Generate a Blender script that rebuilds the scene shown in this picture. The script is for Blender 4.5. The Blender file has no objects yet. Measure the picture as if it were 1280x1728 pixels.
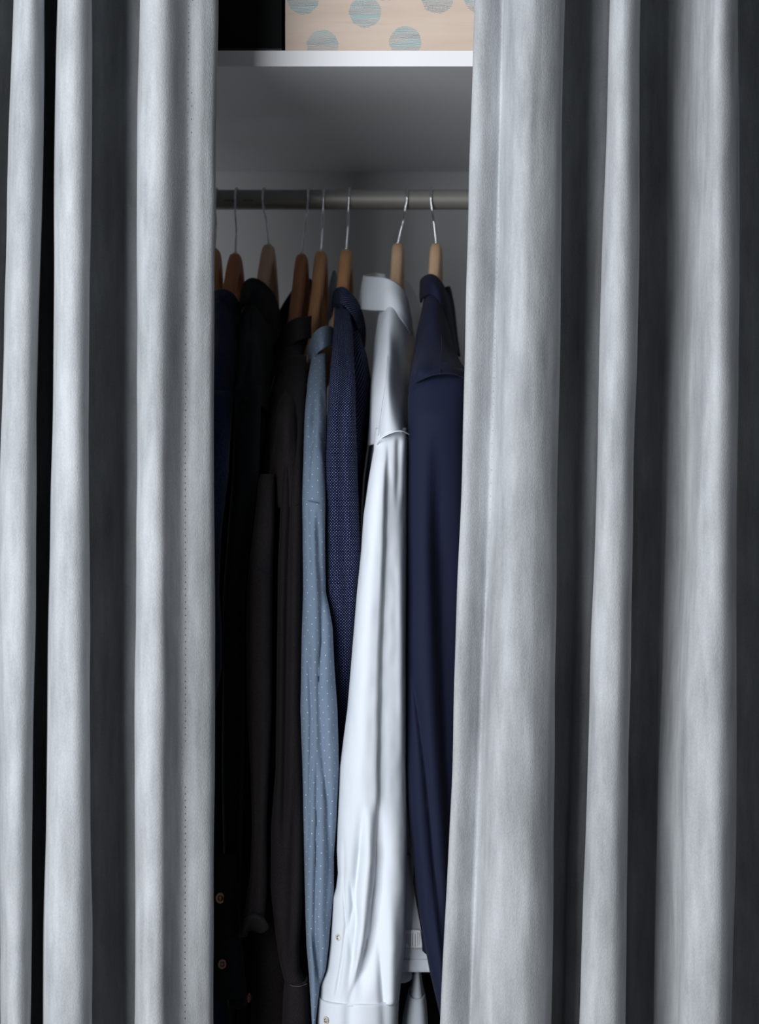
import bpy, bmesh, math, random
import numpy as np
from mathutils import Vector, noise
random.seed(7)
C = bpy.context.scene.collection
SC = bpy.context.scene

# ------------------------------------------------------------------ camera, light, exposure
F = 2950.0            # focal length in pixels of the 1280 x 1728 frame
CAMZ = 1.30           # eye height
cam = bpy.data.cameras.new('camera'); co = bpy.data.objects.new('camera', cam); C.objects.link(co)
cam.sensor_fit = 'VERTICAL'; cam.sensor_height = 36.0; cam.lens = 36.0 * F / 1728.0
co.location = (0, 0, CAMZ); co.rotation_euler = (math.pi / 2, 0, 0)
cam.dof.use_dof = True; cam.dof.focus_distance = 1.99; cam.dof.aperture_fstop = 5.0
cam.clip_start = 0.05
SC.camera = co

w = bpy.data.worlds.new('world'); SC.world = w; w.use_nodes = True
w.node_tree.nodes['Background'].inputs[0].default_value = (0.74, 0.86, 1.0, 1)
w.node_tree.nodes['Background'].inputs[1].default_value = 0.085

def area(name, loc, target, sx, sy, power, col):
    l = bpy.data.lights.new(name, 'AREA'); l.shape = 'RECTANGLE'; l.size = sx; l.size_y = sy
    l.energy = power; l.color = col
    o = bpy.data.objects.new(name, l); C.objects.link(o); o.location = loc
    o.rotation_euler = (Vector(target) - Vector(loc)).to_track_quat('-Z', 'Y').to_euler()
    return o
# the room's window, left of the camera
area('window_light', (-1.38, -0.18, 1.58), (0.0, 2.05, 1.40), 1.75, 2.3, 106, (0.935, 0.97, 1.0))

SC.view_settings.view_transform = 'Standard'; SC.view_settings.look = 'None'
SC.view_settings.gamma = 1.0; SC.view_settings.use_curve_mapping = False
SC.view_settings.exposure = 0.0

# ------------------------------------------------------------------ helpers
def P(px, py, d):
    """point seen at pixel (px, py) of the frame, d metres in front of the eye"""
    return Vector(((px - 640.0) * d / F, d, CAMZ + (864.0 - py) * d / F))

def tr(track, y):
    """piecewise smooth value of a [(y, v), ...] track"""
    ys = [a for a, b in track]; vs = [b for a, b in track]
    return float(np.interp(y, ys, vs))

def thing(name, label, cat, loc=(0, 0, 0), group=None):
    o = bpy.data.objects.new(name, None); C.objects.link(o); o.location = loc
    o.empty_display_size = 0.05
    o['label'] = label; o['category'] = cat
    if group: o['group'] = group
    return o

def obj(name, verts, faces, m, parent=None, uvs=None, smooth=True):
    me = bpy.data.meshes.new(name)
    me.from_pydata([tuple(v) for v in verts], [], faces)
    if uvs is not None:
        uv = me.uv_layers.new(name='UVMap')
        for l in me.loops: uv.data[l.index].uv = uvs[l.vertex_index]
    if smooth:
        for p in me.polygons: p.use_smooth = True
    me.materials.append(m); me.update()
    o = bpy.data.objects.new(name, me); C.objects.link(o)
    if parent is not None:
        o.parent = parent
        o.matrix_parent_inverse.identity()
        off = Vector(parent.location)
        if parent.parent is not None: off += Vector(parent.parent.location)
        # vertices were given in world space
        for v in me.vertices: v.co -= off
        me.update()
    return o

def box(name, lo, hi, m, parent=None, bev=0.0):
    bm = bmesh.new(); bmesh.ops.create_cube(bm, size=1)
    lo = Vector(lo); hi = Vector(hi)
    for v in bm.verts:
        v.co = Vector([(lo[i] + hi[i]) / 2 + v.co[i] * (hi[i] - lo[i]) for i in range(3)])
    if bev > 0: bmesh.ops.bevel(bm, geom=bm.edges[:], offset=bev, segments=2, affect='EDGES', profile=0.6)
    bm.verts.ensure_lookup_table()
    vs = [v.co.copy() for v in bm.verts]; fs = [[v.index for v in f.verts] for f in bm.faces]
    bm.free()
    return obj(name, vs, fs, m, parent, smooth=False)

def cr1(pts, n, closed=False):
    """Catmull-Rom resample of an (k, 3) array to n rows (uniform in control index)"""
    p = np.asarray(pts, float); k = len(p)
    if closed:
        t = np.linspace(0, k, n, endpoint=False)
    else:
        t = np.linspace(0, k - 1, n)
    i = np.floor(t).astype(int)
    if not closed: i = np.clip(i, 0, k - 2)
    f = (t - i)[:, None] if p.ndim == 2 else (t - i)[:, None, None]
    def g(j):
        if closed: return p[j % k]
        jj = np.clip(j, 0, k - 1); r = p[jj].copy()
        lo = j < 0; hi = j > k - 1
        if lo.any(): r[lo] = 2 * p[0] - p[1]
        if hi.any(): r[hi] = 2 * p[-1] - p[-2]
        return r
    a, b, c, d = g(i - 1), g(i), g(i + 1), g(i + 2)
    return 0.5 * (2 * b + (c - a) * f + (2 * a - 5 * b + 4 * c - d) * f ** 2 + (3 * b - a - 3 * c + d) * f ** 3)

def solid(o, t, off=0.0):
    md = o.modifiers.new('solid', 'SOLIDIFY'); md.thickness = t; md.offset = off
    return o

def gridmesh(name, G, m, parent, closed_u=False, wr=None, thick=0.0014, cap=False, wt=None):
    """G: (nv, nu, 3) array. wr = (amplitude, freq across, freq along, seed)"""
    nv, nu, _ = G.shape
    if wr:
        du = np.roll(G, -1, 1) - np.roll(G, 1, 1)
        if not closed_u:
            du[:, 0] = G[:, 1] - G[:, 0]; du[:, -1] = G[:, -1] - G[:, -2]
        dv = np.gradient(G, axis=0)
        N = np.cross(du, dv); N /= (np.linalg.norm(N, axis=2, keepdims=True) + 1e-9)
        A = np.zeros((nv, nu))
        for w_ in (wr if isinstance(wr, list) else [wr]):
            a, fu, fv, sd = w_
            for j in range(nv):
                for i in range(nu):
                    p = G[j, i]
                    n_ = noise.noise(Vector((p[0] * fu + sd, p[1] * fu, p[2] * fv)))
                    A[j, i] += a * (1 - 2.4 * abs(n_) if sd < 0 else n_)
        if wt is not None: A = A * wt[None, :]
        G = G + N * A[:, :, None]
    V = G.reshape(-1, 3)
    w_ = np.linalg.norm(np.diff(G, axis=1), axis=2)
    u = np.concatenate([np.zeros((nv, 1)), np.cumsum(w_, axis=1)], axis=1)
    u = u - u[:, nu // 2][:, None]
    h = np.linalg.norm(np.diff(G, axis=0), axis=2)
    v = np.concatenate([np.zeros((1, nu)), np.cumsum(h, axis=0)], axis=0)
    vm = v[:, nu // 3][:, None] * np.ones((1, nu))
    uvs = np.stack([u, vm], 2).reshape(-1, 2)
    fs = []
    for j in range(nv - 1):
        for i in range(nu if closed_u else nu - 1):
            i2 = (i + 1) % nu
            fs.append((j * nu + i, j * nu + i2, (j + 1) * nu + i2, (j + 1) * nu + i))
    if cap and closed_u:
        fs.append(tuple(range(nu))[::-1])
        fs.append(tuple((nv - 1) * nu + i for i in range(nu)))
    o = obj(name, V, fs, m, parent, uvs=[tuple(q) for q in uvs])
    if thick: solid(o, thick)
    return o

def patch(name, rows, m, parent, nu=40, nv=24, wr=None, thick=0.0014):
    """rows of control points (px, py, d) -> smooth cloth patch"""
    k = max(len(r) for r in rows)
    R = np.array([[P(*q) for q in r] for r in rows], float)      # rows share one length
    A = np.array([cr1(r, nu) for r in R])
    B = np.stack([cr1(A[:, i], nv) for i in range(nu)], 1)
    return gridmesh(name, B, m, parent, wr=wr, thick=thick)

def tube(name, m, parent, y0, y1, L, R, D, T, folds=(), nv=90, nu=72, sil=0.5, ex=0.8, wr=None, thick=0.0014, bow=0.0, cap=False):
    """a hanging tube of cloth: left/right silhouette tracks in px against py, front depth D, fore-aft size T.
    folds: (track, amplitude m (+ = pushed back), width left px, width right px, (y_in0, y_in1, y_out0, y_out1))"""
    G = np.zeros((nv, nu, 3))
    for j in range(nv):
        py = y0 + (y1 - y0) * j / (nv - 1)
        l, r, d, t = tr(L, py), tr(R, py), tr(D, py), tr(T, py)
        ds = d + sil * t
        z = CAMZ + (864 - py) * (d + 0.15 * t) / F
        for i in range(nu):
            a = 2 * math.pi * i / nu
            ca, sa = math.cos(a), math.sin(a)
            ca = math.copysign(abs(ca) ** ex, ca); sa = math.copysign(abs(sa) ** ex, sa)
            px = (l + r) / 2 - (r - l) / 2 * ca
            y = d + t / 2 - t / 2 * sa
            if sa > 0:
                s = 0.0
                for (trk, am, wl, wr_, yr) in folds:
                    k = float(np.interp(py, yr, (0, 1, 1, 0)))
                    if k <= 0: continue
                    x0 = tr(trk, py); q = px - x0
                    s += k * am * math.exp(-(q / (wl if q < 0 else wr_)) ** 2)
                y += s * min(1.0, sa * 2.0)
            G[j, i] = ((px - 640) * ds / F, y, z)
    return gridmesh(name, G, m, parent, closed_u=True, wr=wr, thick=thick, cap=cap,
                    wt=np.array([0.08 + 0.92 * abs(math.sin(2 * math.pi * i / nu)) for i in range(nu)]))

def strand(name, pts, r, m, parent, seg=8, n=None, kind=None):
    """round wire along world points"""
    p = cr1(np.array(pts, float), n or len(pts) * 6)
    T = np.gradient(p, axis=0); T /= np.linalg.norm(T, axis=1, keepdims=True)
    ref = np.array([0.13, 0.31, 0.94]); vs = []; fs = []
    nrm = np.cross(T[0], ref); nrm /= np.linalg.norm(nrm)
    for i in range(len(p)):
        nrm = nrm - T[i] * nrm.dot(T[i]); nrm /= np.linalg.norm(nrm)
        b = np.cross(T[i], nrm)
        for k in range(seg):
            a = 2 * math.pi * k / seg
            vs.append(p[i] + r * (math.cos(a) * nrm + math.sin(a) * b))
    for i in range(len(p) - 1):
        for k in range(seg):
            k2 = (k + 1) % seg
            fs.append((i * seg + k, i * seg + k2, (i + 1) * seg + k2, (i + 1) * seg + k))
    fs.append(tuple(range(seg))[::-1]); fs.append(tuple((len(p) - 1) * seg + k for k in range(seg)))
    return obj(name, vs, fs, m, parent)

# ------------------------------------------------------------------ materials
def mat(name, col, rough=0.7, metal=0.0, sheen=0.0, spec=0.5):
    m = bpy.data.materials.new(name); m.use_nodes = True
    b = m.node_tree.nodes['Principled BSDF']
    b.inputs['Base Color'].default_value = (*col, 1); b.inputs['Roughness'].default_value = rough
    b.inputs['Metallic'].default_value = metal; b.inputs['Specular IOR Level'].default_value = spec
    b.inputs['Sheen Weight'].default_value = sheen; b.inputs['Sheen Roughness'].default_value = 0.4
    return m
def nd(m, t, **kw):
    n = m.node_tree.nodes.new(t)
    for k, v in kw.items(): setattr(n, k, v)
    return n
def ln(m, a, b): m.node_tree.links.new(a, b)
def math_(m, op, a, b=None, c=None):
    n = nd(m, 'ShaderNodeMath', operation=op)
    for i, v in enumerate((a, b, c)):
        if v is None: continue
        if isinstance(v, (int, float)): n.inputs[i].default_value = v
        else: ln(m, v, n.inputs[i])
    return n.outputs[0]
def mixc(m, f, a, b, mode='MIX'):
    n = nd(m, 'ShaderNodeMix', data_type='RGBA', blend_type=mode)
    if isinstance(f, (int, float)): n.inputs[0].default_value = f
    else: ln(m, f, n.inputs[0])
    for i, v in ((6, a), (7, b)):
        if isinstance(v, tuple): n.inputs[i].default_value = (*v, 1)
        else: ln(m, v, n.inputs[i])
    return n.outputs[2]
def noise_(m, vec, scale, detail=3, rough=0.5, map_=None, mscale=(1, 1, 1)):
    mp = nd(m, 'ShaderNodeMapping'); mp.inputs['Scale'].default_value = mscale; ln(m, vec, mp.inputs[0])
    n = nd(m, 'ShaderNodeTexNoise'); n.inputs['Scale'].default_value = scale
    n.inputs['Detail'].default_value = detail; n.inputs['Roughness'].default_value = rough
    ln(m, mp.outputs[0], n.inputs['Vector'])
    f = n.outputs['Fac']
    if map_:
        r = nd(m, 'ShaderNodeMapRange'); ln(m, f, r.inputs[0])
        for i, v in zip((1, 2, 3, 4), map_): r.inputs[i].default_value = v
        f = r.outputs[0]
    return f
def bump(m, h, strength, dist=0.001):
    b = nd(m, 'ShaderNodeBump'); b.inputs['Strength'].default_value = strength; b.inputs['Distance'].default_value = dist
    ln(m, h, b.inputs['Height']); ln(m, b.outputs[0], m.node_tree.nodes['Principled BSDF'].inputs['Normal'])
def base(m, c): ln(m, c, m.node_tree.nodes['Principled BSDF'].inputs['Base Color'])

def velvet():
    m = mat('grey_velvet', (0.4, 0.41, 0.43), 0.82, sheen=0.12, spec=0.15)
    g = nd(m, 'ShaderNodeTexCoord').outputs['Object']
    a = noise_(m, g, 9, 4, 0.6, (0.33, 0.70, 0, 1), (1.6, 1.6, 0.55))       # brushed patches of the pile
    b = noise_(m, g, 60, 3, 0.6, (0.3, 0.7, 0, 1), (1.5, 1.5, 0.22))        # vertical strokes
    c = noise_(m, g, 700, 2, 0.6, (0.3, 0.7, 0, 1), (1, 1, 0.6))            # fibre grain
    s = math_(m, 'ADD', math_(m, 'MULTIPLY', a, 0.5), math_(m, 'MULTIPLY', b, 0.3))
    s = math_(m, 'ADD', s, math_(m, 'MULTIPLY', c, 0.2))
    base(m, mixc(m, s, (0.235, 0.246, 0.26), (0.565, 0.58, 0.60)))
    bump(m, math_(m, 'ADD', math_(m, 'MULTIPLY', b, 0.6), c), 0.35, 0.0006)
    return m
VEL = velvet()

def uvgrid(m, period_u, period_v, radius, stagger=True, warp=0.0):
    """mask of small dots on the cloth's UV (metres)"""
    uv = nd(m, 'ShaderNodeTexCoord').outputs['UV']
    sp = nd(m, 'ShaderNodeSeparateXYZ'); ln(m, uv, sp.inputs[0])
    v = math_(m, 'DIVIDE', sp.outputs[1], period_v)
    row = math_(m, 'FLOOR', v)
    u = math_(m, 'DIVIDE', sp.outputs[0], period_u)
    if stagger: u = math_(m, 'ADD', u, math_(m, 'MULTIPLY', math_(m, 'MODULO', math_(m, 'ABSOLUTE', row), 2.0), 0.5))
    fu = math_(m, 'MULTIPLY', math_(m, 'SUBTRACT', math_(m, 'FRACT', u), 0.5), period_u)
    fv = math_(m, 'MULTIPLY', math_(m, 'SUBTRACT', math_(m, 'FRACT', v), 0.5), period_v)
    d = math_(m, 'SQRT', math_(m, 'ADD', math_(m, 'MULTIPLY', fu, fu), math_(m, 'MULTIPLY', fv, fv)))
    return math_(m, 'LESS_THAN', d, radius)

def cloth(name, col, col2=None, rough=0.85, sheen=0.15, weave=1400, wst=0.25, dots=None, twill=None, mottle=0.3, spec=0.2):
    m = mat(name, col, rough, sheen=sheen, spec=spec)
    g = nd(m, 'ShaderNodeTexCoord').outputs['Object']
    col2 = col2 or tuple(c * 0.75 for c in col)
    f = noise_(m, g, weave, 2, 0.6, (0.3, 0.7, 0, 1), (1, 1, 0.7))
    f2 = noise_(m, g, 25, 3, 0.5, (0.3, 0.7, 0, 1), (1, 1, 0.4))
    s = math_(m, 'ADD', math_(m, 'MULTIPLY', f, 1 - mottle), math_(m, 'MULTIPLY', f2, mottle))
    c = mixc(m, s, col2, col)
    if twill:
        uv = nd(m, 'ShaderNodeTexCoord').outputs['UV']
        wv = nd(m, 'ShaderNodeTexWave'); wv.bands_direction = 'DIAGONAL'; wv.inputs['Scale'].default_value = twill
        wv.inputs['Distortion'].default_value = 1.5
        ln(m, uv, wv.inputs['Vector'])
        c = mixc(m, math_(m, 'MULTIPLY', wv.outputs['Fac'], 0.45), c, tuple(q * 0.4 for q in col))
    if dots:
        (pu, pv, r, dc, strength) = dots
        k = uvgrid(m, pu, pv, r)
        c = mixc(m, math_(m, 'MULTIPLY', k, strength), c, dc)
    base(m, c)
    bump(m, f, wst, 0.0004)
    return m

M = {}
M['white'] = cloth('white_cotton', (0.68, 0.72, 0.78), (0.66, 0.70, 0.76), 0.65, 0.0, 1500, 0.08)
M['paleblue'] = cloth('pale_blue_chambray', (0.20, 0.265, 0.36), (0.165, 0.22, 0.305), 0.85, 0.1, 1800, 0.2, dots=(0.0125, 0.0075, 0.00055, (0.75, 0.85, 0.95), 0.85))
M['navydot'] = cloth('navy_dotted_cotton', (0.0075, 0.010, 0.040), (0.005, 0.007, 0.030), 0.85, 0.0, 1500, 0.15, spec=0.08, dots=(0.0036, 0.0018, 0.00037, (0.42, 0.48, 0.62), 0.95))
M['suit'] = cloth('navy_wool', (0.009, 0.012, 0.035), (0.007, 0.0092, 0.027), 0.8, 0.03, 1600, 0.15)
M['brown'] = cloth('charcoal_brown_flannel', (0.034, 0.028, 0.029), (0.014, 0.0115, 0.0125), 0.95, 0.03, 700, 0.5)
M['twill'] = cloth('charcoal_brown_twill', (0.028, 0.023, 0.025), (0.012, 0.010, 0.011), 0.95, 0.03, 700, 0.5, twill=160)
M['black'] = cloth('black_cotton', (0.010, 0.011, 0.014), (0.006, 0.007, 0.009), 0.9, 0.08, 900, 0.4)
M['denim'] = cloth('dark_blue_denim', (0.016, 0.036, 0.085), (0.004, 0.010, 0.030), 0.9, 0.1, 420, 0.5, mottle=0.15)
M['thread'] = mat('dark_thread', (0.05, 0.05, 0.055), 0.9)
M['wthread'] = mat('white_thread', (0.8, 0.84, 0.9), 0.7)
M['nthread'] = mat('navy_thread', (0.004, 0.004, 0.02), 0.9)
M['bthread'] = mat('blue_thread', (0.10, 0.15, 0.22), 0.9)
M['chrome'] = mat('chrome_wire', (0.78, 0.78, 0.82), 0.14, metal=1.0)
M['laminate'] = mat('white_laminate', (0.80, 0.80, 0.82), 0.38)
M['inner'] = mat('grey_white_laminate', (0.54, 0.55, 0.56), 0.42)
M['black_box'] = cloth('black_card', (0.006, 0.0065, 0.007), None, 0.85, 0, 500, 0.1)
M['floor'] = mat('floor_paint', (0.22, 0.2, 0.18), 0.6)
M['shell_button'] = mat('shell_button', (0.60, 0.55, 0.48), 0.3)
M['wood_button'] = cloth('wooden_button', (0.62, 0.36, 0.19), (0.50, 0.28, 0.14), 0.5, 0, 300, 0.1)
M['pink_button'] = mat('pink_brown_button', (0.40, 0.17, 0.15), 0.5)
M['print'] = mat('dark_print', (0.05, 0.05, 0.06), 0.8)
M['label'] = mat('white_satin', (0.85, 0.87, 0.9), 0.5)

def wood(name, a, b, axis_scale, rough=0.45, sc=1.0):
    m = mat(name, a, rough)
    g = nd(m, 'ShaderNodeTexCoord').outputs['Object']
    n1 = noise_(m, g, 30 * sc, 5, 0.6, (0.3, 0.7, 0, 1), axis_scale)
    n2 = noise_(m, g, 160 * sc, 3, 0.6, (0.35, 0.65, 0, 1), axis_scale)
    f = math_(m, 'ADD', math_(m, 'MULTIPLY', n1, 0.7), math_(m, 'MULTIPLY', n2, 0.3))
    base(m, mixc(m, f, b, a)); bump(m, n2, 0.08, 0.0005)
    return m
M['beech'] = wood('pale_beech', (0.66, 0.45, 0.30), (0.54, 0.34, 0.21), (1.2, 0.25, 0.25))
M['honey'] = wood('honey_beech', (0.62, 0.34, 0.165), (0.46, 0.22, 0.095), (1.2, 0.25, 0.25))
M['redwood'] = wood('reddish_beech', (0.56, 0.24, 0.105), (0.40, 0.15, 0.06), (1.2, 0.25, 0.25))

def rail_metal():
    m = mat('satin_steel', (0.26, 0.25, 0.235), 0.40, metal=0.3)
    return m
M['rail'] = rail_metal()

# ------------------------------------------------------------------ the wardrobe
DS = 2.08                        # depth of the shelf's front edge
DB = 2.725                       # depth of the back panel
HW = 0.80
zs0 = P(0, 112, DS).z; zs1 = P(0, 85.5, DS).z
def st(o): o['kind'] = 'structure'; return o
CEIL = 2.46
st(box('floor', (-2.6, -1.2, -0.05), (2.6, DB, 0.0), M['floor']))
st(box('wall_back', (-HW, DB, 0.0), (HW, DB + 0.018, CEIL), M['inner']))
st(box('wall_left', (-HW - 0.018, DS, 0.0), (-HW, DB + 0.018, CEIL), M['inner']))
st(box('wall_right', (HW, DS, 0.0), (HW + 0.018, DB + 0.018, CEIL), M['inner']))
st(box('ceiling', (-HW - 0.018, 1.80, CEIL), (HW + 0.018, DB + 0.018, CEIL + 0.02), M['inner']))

t = thing('wardrobe_shelf', 'white laminate wardrobe shelf spanning above the clothes rail', 'shelf', (0, DS, zs0))
box('board', (-HW, DS + 0.001, zs0), (HW, DB, zs1), M['laminate'], t)
box('edge_band', (-HW, DS, zs0), (HW, DS + 0.0012, zs1), M['laminate'], t)

# clothes rail
DR = 2.40
rc = P(640, 337, DR); RR = 16.6 * DR / F
t = thing('clothes_rail', 'grey metal clothes rail carrying the row of hangers', 'rail', (0, DR, rc.z))
strand('pole', [(-HW + 0.004, DR, rc.z), (-0.3, DR, rc.z), (0.3, DR, rc.z), (HW - 0.004, DR, rc.z)], RR, M['rail'], t, seg=40, n=8)
for s in (-1, 1):
    strand('end_socket', [(s * HW, DR, rc.z), (s * (HW - 0.006), DR, rc.z), (s * (HW - 0.012), DR, rc.z)], RR + 0.005, M['chrome'], t, seg=32, n=3)
vs = []; fs = []
random.seed(3)
x = 378.0
while x < 427:
    wd = random.choice((1.2, 1.8, 2.6))
    if not (396 < x < 408):
        a = P(x, 337.2, DR - RR - 0.0002); b = P(x + wd, 339.4, DR - RR - 0.0002); k = len(vs)
        vs += [(a.x, a.y, a.z), (b.x, a.y, a.z), (b.x, a.y, b.z), (a.x, a.y, b.z)]; fs.append((k, k + 1, k + 2, k + 3))
    x += wd + 0.8
pr = obj('printed_mark', vs, fs, M['print'], t, smooth=False); pr['label'] = 'faint dark line of print on the rail'

# ------------------------------------------------------------------ things on the shelf
def dot_print():
    m = mat('dotted_wood_print', (0.6, 0.5, 0.42), 0.5)
    g = nd(m, 'ShaderNodeTexCoord').outputs['Object']
    n1 = noise_(m, g, 14, 5, 0.55, (0.35, 0.65, 0, 1), (0.35, 1, 2.2))
    n2 = noise_(m, g, 40, 4, 0.6, (0.55, 0.72, 0, 1), (0.10, 1, 2.6))
    c = mixc(m, n1, (0.54, 0.42, 0.345), (0.61, 0.49, 0.41))
    c = mixc(m, math_(m, 'MULTIPLY', n2, 0.55), c, (0.42, 0.31, 0.24))
    sp = nd(m, 'ShaderNodeSeparateXYZ'); ln(m, g, sp.inputs[0])
    wob = noise_(m, g, 120, 1, 0.5, (0.2, 0.8, -0.0010, 0.0010))
    X, Z = sp.outputs[0], sp.outputs[2]
    dmin = None
    cs = [(511, -2.5), (616, 20), (738, -3.5), (544, 77), (683.5, 71), (650, -26), (810, -4), (572, -50), (700, -55), (770, 30 - 110)]
    for (cx, cy) in cs:
        q = P(cx, cy, BD)
        dx = math_(m, 'SUBTRACT', X, q.x); dz = math_(m, 'SUBTRACT', Z, q.z - BOXZ)
        d = math_(m, 'SQRT', math_(m, 'ADD', math_(m, 'MULTIPLY', dx, dx), math_(m, 'MULTIPLY', dz, dz)))
        dmin = d if dmin is None else math_(m, 'MINIMUM', dmin, d)
    ins = math_(m, 'LESS_THAN', math_(m, 'ADD', dmin, wob), 26.8 * BD / F)
    # little printed dashes in rows
    rp = 2.55 * BD / F
    v = math_(m, 'DIVIDE', math_(m, 'ADD', Z, wob), rp); row = math_(m, 'FLOOR', v)
    fv = math_(m, 'FRACT', v)
    ph = math_(m, 'FRACT', math_(m, 'MULTIPLY', math_(m, 'SINE', math_(m, 'MULTIPLY', row, 12.9898)), 43.75))
    u = math_(m, 'ADD', math_(m, 'DIVIDE', X, 2.3 * BD / F), math_(m, 'MULTIPLY', ph, 7.0))
    fu = math_(m, 'FRACT', u)
    dens = noise_(m, g, 60, 2, 0.6, (0.35, 0.7, 0.45, 0.95), (0.25, 1, 2.2))
    dash = math_(m, 'MULTIPLY', math_(m, 'LESS_THAN', fv, 0.62), math_(m, 'LESS_THAN', fu, dens))
    k = math_(m, 'MULTIPLY', ins, dash)
    ch = noise_(m, g, 45, 2, 0.5, (0.4, 0.62, 0, 1), (0.2, 1, 2.0))
    base(m, mixc(m, math_(m, 'MULTIPLY', k, 0.9), c, mixc(m, ch, (0.06, 0.19, 0.27), (0.02, 0.36, 0.46))))
    return m
BD = DS + 0.004
BOXZ = zs1 + 0.0003
M['crate'] = dot_print()
xl = P(481, 0, BD).x
t = thing('storage_box', 'pale wooden storage box printed with blue stitched dots', 'box', (0, BD, BOXZ))
bt = 0.009; bw = 0.36; bh = 0.22
def bpart(n, lo, hi): return box(n, lo, hi, M['crate'], t, bev=0.0006)
bpart('front_panel', (xl, BD, BOXZ), (xl + bw, BD + bt, BOXZ + bh))
bpart('side_panel', (xl, BD + bt, BOXZ), (xl + bt, BD + 0.28, BOXZ + bh))
bpart('side_panel', (xl + bw - bt, BD + bt, BOXZ), (xl + bw, BD + 0.28, BOXZ + bh))
bpart('back_panel', (xl + bt, BD + 0.28 - bt, BOXZ), (xl + bw - bt, BD + 0.28, BOXZ + bh))
bpart('base_panel', (xl + bt, BD + bt, BOXZ), (xl + bw - bt, BD + 0.28 - bt, BOXZ + bt))
x1 = P(480, 0, BD).x - 0.004; x0 = x1 - 0.32
t = thing('storage_box', 'black storage box with a dark plinth strip, left of the dotted wooden box', 'box', (x0, BD, BOXZ))
box('body', (x0, BD + 0.012, BOXZ + 0.006), (x1, BD + 0.30, BOXZ + 0.24), M['black_box'], t, bev=0.001)
box('plinth', (x0, BD + 0.010, BOXZ), (x1, BD + 0.30, BOXZ + 0.006), mat('charcoal_card', (0.02, 0.02, 0.022), 0.6), t)

# ------------------------------------------------------------------ curtains
KY = [-260, 0, 432, 864, 1296, 1728, 2400]
def T5(*v):
    a = v[0] - (v[1] - v[0]) * 0.5; b = v[4] + (v[4] - v[3]) * 1.0
    return [(KY[0], a)] + list(zip(KY[1:6], v)) + [(KY[6], b)]
def curtain(name, label, pts, seed, seam, lead_side):
    """pts: list of (track, depth) or (track, offset, depth)"""
    NZ = 170; NU = 420
    z1 = CEIL - 0.034; z0 = 0.015
    G = np.zeros((NZ, NU, 3))
    for j in range(NZ):
        z = z1 + (z0 - z1) * j / (NZ - 1)
        row = []
        for (trk, off, d) in pts:
            py = 864 - (z - CAMZ) * F / d
            row.append(((tr(trk, py) + off - 640) * d / F, d))
        r = np.array(row)
        # resample on chord length so the folds stay evenly meshed
        c = cr1(r, 1600)
        s = np.concatenate([[0], np.cumsum(np.linalg.norm(np.diff(c, axis=0), axis=1))])
        q = np.linspace(0, s[-1], NU)
        G[j, :, 0] = np.interp(q, s, c[:, 0]); G[j, :, 1] = np.interp(q, s, c[:, 1]); G[j, :, 2] = z
    t = thing(name, label, 'curtain', (G[0, NU // 2, 0], 1.98, z0))
    o = gridmesh('panel', G, VEL, t, wr=[(0.0030, 9, 3.2, seed), (0.0011, 34, 9, seed + 11)], thick=0.0022)
    # stitched side hem
    vs = []; fs = []; col = None
    me = o.data
    mid = [v.co + Vector(t.location) for v in me.vertices]
    trk, dd = seam
    zz = z1
    while zz > 0.1:
        j = int(round((zz - z1) / (z0 - z1) * (NZ - 1)))
        py = 864 - (zz - CAMZ) * F / dd
        xs = (tr(trk, py) - 640) * dd / F
        row = mid[j * NU:(j + 1) * NU]
        p = min((q for q in row if q.y < dd + 0.03), key=lambda q: abs(q.x - xs))
        k = len(vs); a, b = 0.0003, 0.0007
        for (sx, sz) in ((-a, -b), (a, -b), (a, b), (-a, b)):
            vs.append((p.x + sx, p.y - 0.0017, zz + sz))
        for (sx, sz) in ((-a, -b), (a, -b), (a, b), (-a, b)):
            vs.append((p.x + sx, p.y - 0.0008, zz + sz))
        fs += [(k, k + 1, k + 2, k + 3), (k, k + 4, k + 5, k + 1), (k + 2, k + 6, k + 7, k + 3), (k + 1, k + 5, k + 6, k + 2), (k, k + 3, k + 7, k + 4)]
        zz -= 0.0072
    s = obj('hem_stitching', vs, fs, M['thread'], t, smooth=False); s['kind'] = 'stuff'
    s['label'] = 'row of small dark hem stitches'
    # heading tape hooked into the track
    return t

def fold(a, b, wpx, fr, bk, flat=0.0, rise=0.0):
    """an omega fold between silhouette tracks a and b"""
    w = wpx; h = 0.040; o = []
    for q in (0.012, 0.05, 0.13, 0.25, 0.39): o.append((a, q * w, fr + h * (1 - math.sqrt(max(0, 1 - (1 - 2 * q) ** 2)) ** 0.9)))
    for q in (0.47, 0.61, 0.75, 0.87, 0.95, 0.988): o.append((b, -(1 - q) * w, fr + h * (1 - math.sqrt(max(0, 1 - (1 - 2 * q) ** 2)) ** 0.9)))
    return [(a, 7, bk), (a, 3, fr + 0.11), (a, 1.0, fr + 0.065)] + o + [(b, -1.0, fr + 0.068), (b, -4, fr + 0.115), (b, -7, bk)]
A = T5(24, 11, -2, -1, 2); B = T5(74, 67, 60, 55, 51)
Cc = T5(98, 93, 86, 79, 74); D = T5(153, 151, 151, 152, 152)
E = T5(236, 231, 229, 229, 230); Ff = T5(364, 361.5, 360, 360, 360); SE = T5(322, 318, 312, 310, 312)
Z0 = T5(-330, -330, -330, -330, -330)
FR = 1.865; BK = 2.045
left = [(Z0, 0, 1.99), (Z0, 20, 1.94), (Z0, 60, 1.92), (Z0, 95, 1.95), (Z0, 98, BK), (Z0, 140, BK), (Z0, 200, BK)]
left += fold(T5(-90, -100, -110, -115, -115), T5(-36, -49, -58, -62, -62), 56, FR + 0.05, 2.04)
left += [(A, -40, 2.03), (A, -20, 2.03), (A, -6, 2.04)]
left += fold(A, B, 52, FR, 2.05)
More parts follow.
